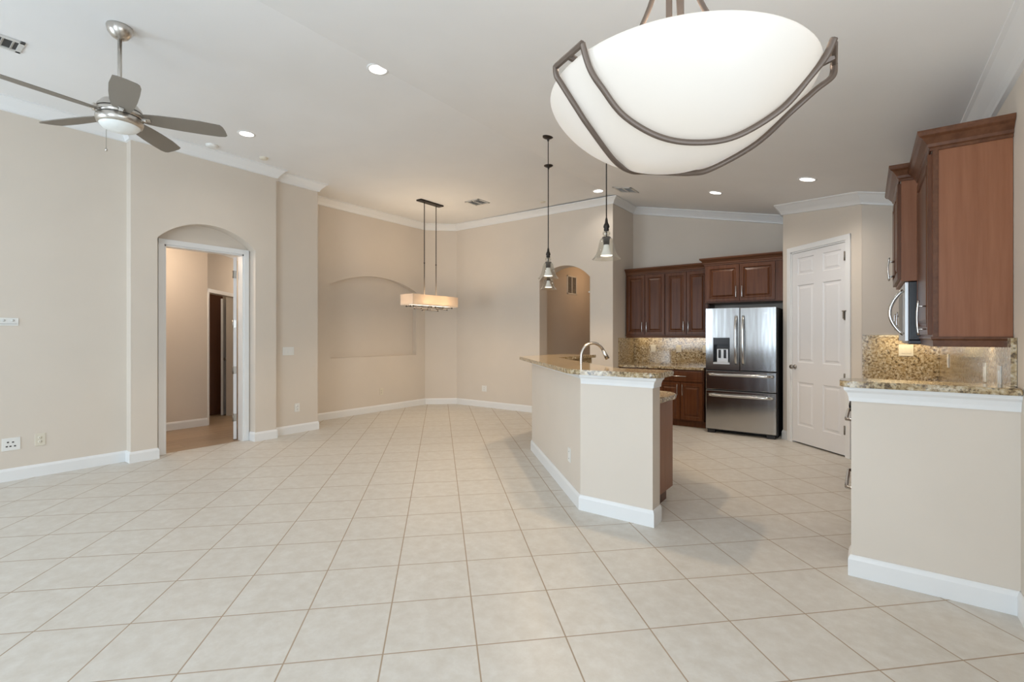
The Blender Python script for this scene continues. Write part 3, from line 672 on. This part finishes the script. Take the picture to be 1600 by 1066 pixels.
MB().tube([(hc.x, hc.y, 2.67), (hc.x, hc.y, ceil(hc.x)-.01)], .006, 8).lathe([(0, -.03), (.06, -.03), (.065, .0)], (hc.x, hc.y, ceil(hc.x)-.01), 24).build('canopy', M['bronze_l'], ch)
lt = point('chandelier_lamp', (BX, BY, 2.22), 26, NEUT, .08); parent_light(lt, ch)

# ---------------------------------------------------------------- bar pendants
labels = ['clear glass bell pendant nearest us over the right end of the bar', 'clear glass bell pendant over the angled bar, seen just in front of another one', 'farthest clear glass bell pendant, mostly hidden directly behind another one']
for k_, (px, py) in enumerate([(-1.675, 3.545), (-2.745, 4.375), (-3.385, 5.40)]):
    cz = ceil(px); zb_ = 2.0
    t = thing('bell_pendant', labels[k_], 'pendant light', frame(px, py, cz), 'glass bell pendants over the bar')
    MB().lathe([(0, -.022), (.02, -.020), (.045, -.010), (.060, .0), (.060, .02)], (px, py, cz-.004), 28).lathe([(.008, -.05), (.014, -.03), (.02, -.018)], (px, py, cz), 12).build('canopy', M['bronze'], t)
    MB().tube([(px, py, cz-.02), (px, py, zb_+.29)], .0048, 8).build('rod', M['bronze'], t)
    MB().lathe([(.005, .335), (.010, .315), (.013, .29), (.021, .275), (.025, .258), (.018, .243), (.022, .235), (.018, .225), (.006, .222), (.005, .18), (.034, .176), (.036, .168), (.026, .163), (.024, .115), (.0, .113)], (px, py, zb_), 24).build('socket', M['bronze'], t)
    bell = [(.018, .228), (.030, .215), (.031, .200), (.022, .186), (.030, .176), (.048, .160), (.058, .130), (.066, .09), (.078, .05), (.094, .022), (.108, .006), (.113, 0)]
    MB().lathe(bell, (px, py, zb_), 40).build('glass_bell', M['glass'], t)
    MB().lathe([(.020, .115), (.026, .085), (.036, .055), (.046, .034), (.047, .028)], (px, py, zb_), 28).build('bulb', M['bulbw'], t)
    MB().lathe([(.0, .024), (.030, .0245), (.0465, .028)], (px, py, zb_), 28).build('bulb_face', M['bulb'], t)
    parent_light(spot('pendant_spot', (px, py, zb_+.015), (0, 0, -1), 46, WARM, 165, .25, .022), t)

# ---------------------------------------------------------------- dining light
DX, DY = -5.93, 5.71
dn = thing('linear_chandelier', 'rectangular linen shade pendant on two bronze rods hanging in the dining corner', 'pendant light', frame(DX, DY, CEIL0))
MB().box(DX-.06, DX+.06, DY-.26, DY+.26, CEIL0-.025, CEIL0-.001, .004).build('canopy', M['bronze'], dn)
for dy in (-.135, .135):
    MB().tube([(DX, DY+dy, CEIL0-.02), (DX, DY+dy, 1.95)], .0075, 8).lathe([(.0075, .012), (.012, .006), (.012, -.006), (.0075, -.012)], (DX, DY+dy, 2.60), 12).build('rod', M['bronze'], dn)
sx, s0, s1_ = .15, 5.19, 6.23
mb = MB().slab([(DX-sx, s0), (DX+sx, s0), (DX+sx, s1_), (DX-sx, s1_)], [[(DX-sx+.004, s0+.004), (DX+sx-.004, s0+.004), (DX+sx-.004, s1_-.004), (DX-sx+.004, s1_-.004)]], 0, 1)
TS_ = Matrix(((1, 0, 0, 0), (0, 0, 1, 0), (0, .175, 0, 1.885), (0, 0, 0, 1)))
mb.bm.transform(TS_); mb.build('shade', M['shade'], dn)
MB().box(DX-sx+.006, DX+sx-.006, s0+.006, s1_-.006, 1.90, 1.906).build('diffuser', M['diffuser'], dn)
for (xa, ya, xb_, yb, z) in [(-.12, -.42, -.02, -.42, 1.872), (.08, -.45, .08, -.05, 1.872), (.10, .02, .10, .42, 1.868), (-.10, .05, -.10, .40, 1.868), (.05, -.25, .05, .10, 1.845), (.02, -.20, .02, .16, 1.815), (.08, .10, .08, .32, 1.838), (-.06, -.30, -.06, 0, 1.84)]:
    mb = MB().tube([(DX+xa, DY+ya, z), (DX+xb_, DY+yb, z)], .006, 8)
    for (xx, yy) in ((xa, ya), (xb_, yb)): mb.lathe([(0, -.014), (.011, -.012), (.011, .012), (0, .014)], (DX+xx, DY+yy, z), 10)
    mb.tube([(DX+(xa+xb_)/2, DY+(ya+yb)/2, z), (DX+(xa+xb_)/2, DY+(ya+yb)/2, 1.905)], .004, 6)
    mb.build('arm', M['bronze'], dn)
parent_light(area('dining_lamp', (DX, DY, 1.86), (0, 0, -1), .25, .9, 12, WARM), dn)
for dy in (-.16, .16): parent_light(point('dining_bulb', (DX, DY+dy, 1.98), 4.5, WARM, .03), dn)
parent_light(area('dining_lamp_up', (DX, DY, 2.07), (0, 0, 1), .25, .9, 10, WARM), dn)

# ---------------------------------------------------------------- recessed lights
names = [(-3.32, 2.59, 'round recessed ceiling light nearest the big bowl pendant, mid ceiling', 1), (-5.56, 2.55, 'round recessed ceiling light above the left doorway beside the fan', 1), (-3.35, 6.80, 'round recessed ceiling light left of the kitchen vent above the arch', 1),
         (-1.60, 6.69, 'round recessed ceiling light above the refrigerator wall, middle of kitchen ceiling', 1), (-.50, 5.93, 'round recessed ceiling light in front of the pantry door', 1)]
for (x, y, lab, on) in names:
    z = ceil(x); sl = -math.atan(SL) if x > XB+.01 else 0
    Tm = Matrix.Translation((x, y, z-.001)) @ Matrix.Rotation(-sl, 4, 'Y')
    t = thing('recessed_light', lab, 'ceiling light', Tm, 'recessed ceiling lights')
    MB().lathe([(.070, -.003), (.074, -.006), (.090, -.004), (.092, .0)], (0, 0, 0), 36, Tm).build('trim_ring', M['trim'], t)
    MB().lathe([(0, -.0025), (.040, -.003), (.071, -.004)], (0, 0, 0), 36, Tm).build('lens', M['lens'], t)
    parent_light(spot('recessed_spot', (x, y, z-.02), (0, 0, -1), 26 if (y < 5 or x < -3) else 85, NEUT, 140, .9, .07), t)

# ---------------------------------------------------------------- vents and detectors
def vent(x, y, lx, ly, label, two=False, slat_x=True, axis='x'):
    z = ceil(x); sl = math.atan(SL) if x > XB else 0; nsl = .034
    Tm = Matrix.Translation((x, y, z-.001)) @ Matrix.Rotation(sl, 4, 'Y')
    t = thing('ceiling_vent', label, 'vent', Tm, 'ceiling air vents')
    hx, hy_ = lx/2, ly/2; f_ = .03
    mb = MB()
    for b_ in ((-hx, hx, -hy_, -hy_+f_), (-hx, hx, hy_-f_, hy_), (-hx, -hx+f_, -hy_, hy_), (hx-f_, hx, -hy_, hy_)): mb.box(b_[0], b_[1], b_[2], b_[3], -.010, 0, .002, Tm)
    if two: mb.box(-.012, .012, -hy_, hy_, -.010, 0, .002, Tm) if axis == 'x' else None
    mb.build('frame', M['ventm'], t)
    MB().box(-hx+f_, hx-f_, -hy_+f_, hy_-f_, -.0015, 0, 0, Tm).build('opening', M['ventd'], t)
    n_ = int((ly-2*f_)/.034) if axis == 'x' else int((ly-2*f_)/.055)
    for i in range(n_):
        if axis == 'x':
            yy = -hy_+f_+(i+.5)*(ly-2*f_)/n_; TT = Tm @ Matrix.Translation((0, yy, -.006)) @ Matrix.Rotation(math.radians(40), 4, 'X'); MB().box(-hx+f_, hx-f_, -.007, .007, -.0008, .0008, 0, TT).build('slat', M['ventm'], t)
        else:
            yy = -hy_+f_+(i+.5)*(ly-2*f_)/n_; TT = Tm @ Matrix.Translation((0, yy, -.006)) @ Matrix.Rotation(math.radians(40), 4, 'X'); MB().box(-hx+f_, hx-f_, -.010, .010, -.0012, .0012, 0, TT).build('slat', M['ventm'], t)
vent(-5.27, 6.16, .30, .30, 'square ceiling vent above the dining corner, right of the linen shade pendant', True)
vent(-2.86, 6.71, .30, .30, 'square ceiling vent on the kitchen slope right of a recessed light', True)
vent(-5.31, .52, .22, .46, 'white ceiling vent cut by the left edge of the photo above the fan', True, axis='y')
def detector(x, y, r, h, lab, m, name='smoke_detector'):
    mb = MB().lathe([(0, -h), (r*.55, -h), (r*.85, -h*.8), (r, -h*.4), (r, 0)], (x, y, ceil(x)), 28)
    tag(mb.build(name, M[m]), lab, 'detector')
detector(-6.22, 2.46, .065, .03, 'round white smoke detector on the ceiling above the left doorway', 'plastic')
detector(-6.13, 3.02, .05, .028, 'small yellowed round sensor on the ceiling right of the smoke detector', 'almond')
detector(-4.37, 6.79, .05, .02, 'small pale round sensor on the ceiling above the arch wall', 'almond')

# wall grille in the passage
Tg = frame(-4.88, 8.69, 2.43, PI/2)
g = thing('wall_grille', 'white return air grille high on the passage wall seen through the arch', 'vent', Tg)
mb = MB()
for b_ in ((-.20, .20, -.19, -.165), (-.20, .20, .165, .19), (-.20, -.17, -.19, .19), (.17, .20, -.19, .19), (-.012, .012, -.19, .19)): mb.box(b_[0], b_[1], -.010, -.0005, b_[2], b_[3], .002, Tg)
mb.build('frame', M['plastic'], g)
MB().box(-.17, .17, -.003, -.001, -.165, .165, 0, Tg).build('opening', M['ventd'], g)
for i in range(14):
    TT = Tg @ Matrix.Translation((0, -.005, -.155+i*.0238)) @ Matrix.Rotation(math.radians(40), 4, 'X'); MB().box(-.17, .17, -.008, .008, -.0008, .0008, 0, TT).build('slat', M['ventm'], g)

# ---------------------------------------------------------------- outlets and switches (local front faces -y)
def plate(T, w_, h_, kind, lab, m='plastic', name='outlet', group=None):
    t = thing(name, lab, 'switch' if 'switch' in name else 'outlet', T, group)
    MB().box(-w_/2, w_/2, -.006, 0, -h_/2, h_/2, .002, T).build('cover_plate', M[m], t)
    if kind == 'duplex':
        for z in (-.02, .02):
            r = MB().lathe([(.0, -.0085), (.015, -.0085), (.0165, -.006)], (0, 0, z), 20, T, axis='y').build('socket', M[m], t)
            MB().box(-.007, -.005, -.0095, -.008, z-.004, z+.006, 0, T).box(.005, .007, -.0095, -.008, z-.004, z+.006, 0, T).build('slot', M['slot'], r)
    elif kind == 'blank':
        MB().lathe([(0, -.008), (.003, -.008), (.0035, -.006)], (0, 0, .03), 10, T, axis='y').lathe([(0, -.008), (.003, -.008), (.0035, -.006)], (0, 0, -.03), 10, T, axis='y').build('screw', M['slot'], t)
    elif kind == 'jacks':
        for (x, z) in ((-.022, .02), (.012, .018), (-.03, -.02), (-.005, -.02), (.025, -.02)): MB().box(x-.007, x+.007, -.008, -.005, z-.006, z+.006, .001, T).build('jack', M['slot'], t)
    elif kind.startswith('switch'):
        n_ = int(kind[6:]);
        for i in range(n_):
            x = (i-(n_-1)/2)*.046; MB().box(x-.016, x+.016, -.010, -.005, -.033, .033, .0015, T).build('rocker', M[m], t)
    return t
LW = lambda x, y, z: frame(x, y, z, PI/2)
plate(LW(-6.58, .85, .35), .125, .12, 'jacks', 'white plate with several jacks low on the left wall, at the frame edge', name='outlet')
plate(LW(-6.58, 1.05, .36), .075, .12, 'duplex', 'almond duplex outlet low on the left wall, right of the jack plate', 'almond')
t = plate(LW(-6.58, .80, 1.52), .20, .075, 'none', 'white horizontal switch plate at eye height on the far left wall', name='light_switch')
for x in (-.06, 0, .06): MB().lathe([(0, -.012), (.010, -.011), (.013, -.006)], (x, 0, .012), 14, LW(-6.58, .80, 1.52), axis='y').build('dial', M['ventm'], t)
MB().box(-.085, .085, -.012, -.005, -.026, -.014, .001, LW(-6.58, .80, 1.52)).build('groove', M['ventm'], t)
plate(LW(-6.55, 3.57, 1.17), .165, .115, 'switch3', 'white triple rocker light switch on the narrow wall right of the doorway', name='light_switch')
plate(LW(-6.55, 3.70, .36), .075, .12, 'duplex', 'outlet low on the narrow wall right of the left doorway')
plate(LW(-7.18, 5.68, .36), .075, .12, 'duplex', 'outlet low on the dining wall under the arched recess', 'almond')
plate(frame(-5.98, 7.20, .36), .12, .115, 'duplex', 'outlet low on the back wall left of the bar', 'plastic')
plate(frame(-2.06, 3.63, .357, -PI/4), .075, .12, 'blank', 'white blank plate on the angled bar half wall', 'plastic')
for x, lab in ((-2.92, 'left cream outlet on the granite backsplash of the back counter'), (-2.49, 'middle cream outlet on the granite backsplash of the back counter'), (-2.06, 'cream outlet on the backsplash partly beside the refrigerator')):
    plate(frame(x, 8.018, 1.175), .085, .12, 'switch1', lab, 'almond', group='outlets on the back granite backsplash')
plate(frame(.335, 6.478, 1.235), .12, .12, 'switch2', 'cream plate on the golden backsplash under the microwave', 'almond')
for y, lab in ((5.8, 'white plate on the right granite backsplash, farthest of three'), (4.15, 'white plate on the right granite backsplash, middle of three'), (3.74, 'white plate on the right granite backsplash, nearest the wall end')):
    plate(frame(.596, y, 1.16, -PI/2), .08, .12, 'switch1', lab, 'plastic', group='plates on the right granite backsplash')
# small motion sensor on the arch jamb
tag(MB().box(-3.712, -3.690, 7.17, 7.20, 2.10, 2.13, .006).build('door_sensor', M['plastic']), 'tiny white sensor on the right edge of the arch', 'sensor')

# ---------------------------------------------------------------- lights under the cabinets, in the hall and passage
area('undercabinet_light', (-2.60, 7.93, 1.375), (0, .15, -1), 1.2, .06, 2.2, (1.0, .80, .50))
area('undercabinet_light', (.36, 6.36, 1.385), (0, .2, -1), .5, .06, 1.8, (1.0, .80, .48))
area('undercabinet_light', (.50, 5.8, 1.385), (.2, 0, -1), .06, 1.0, 2.2, (1.0, .80, .48))
area('undercabinet_light', (.50, 3.95, 1.345), (.2, 0, -1), .06, .4, 1.2, (1.0, .88, .66))
point('passage_lamp', (-4.2, 9.0, 2.6), 9, (1.0, .62, .33), .1)
point('hall_lamp', (-7.5, 2.2, 2.5), 34, (1.0, .80, .62), .12)
point('hall_lamp', (-8.6, 4.6, 2.3), 18, (1.0, .85, .70), .12)
point('door_fill_light', (-9.0, 3.0, 2.2), 10, (1.0, .82, .62), .12)  # unseen fill added to brighten the dark brown leaf
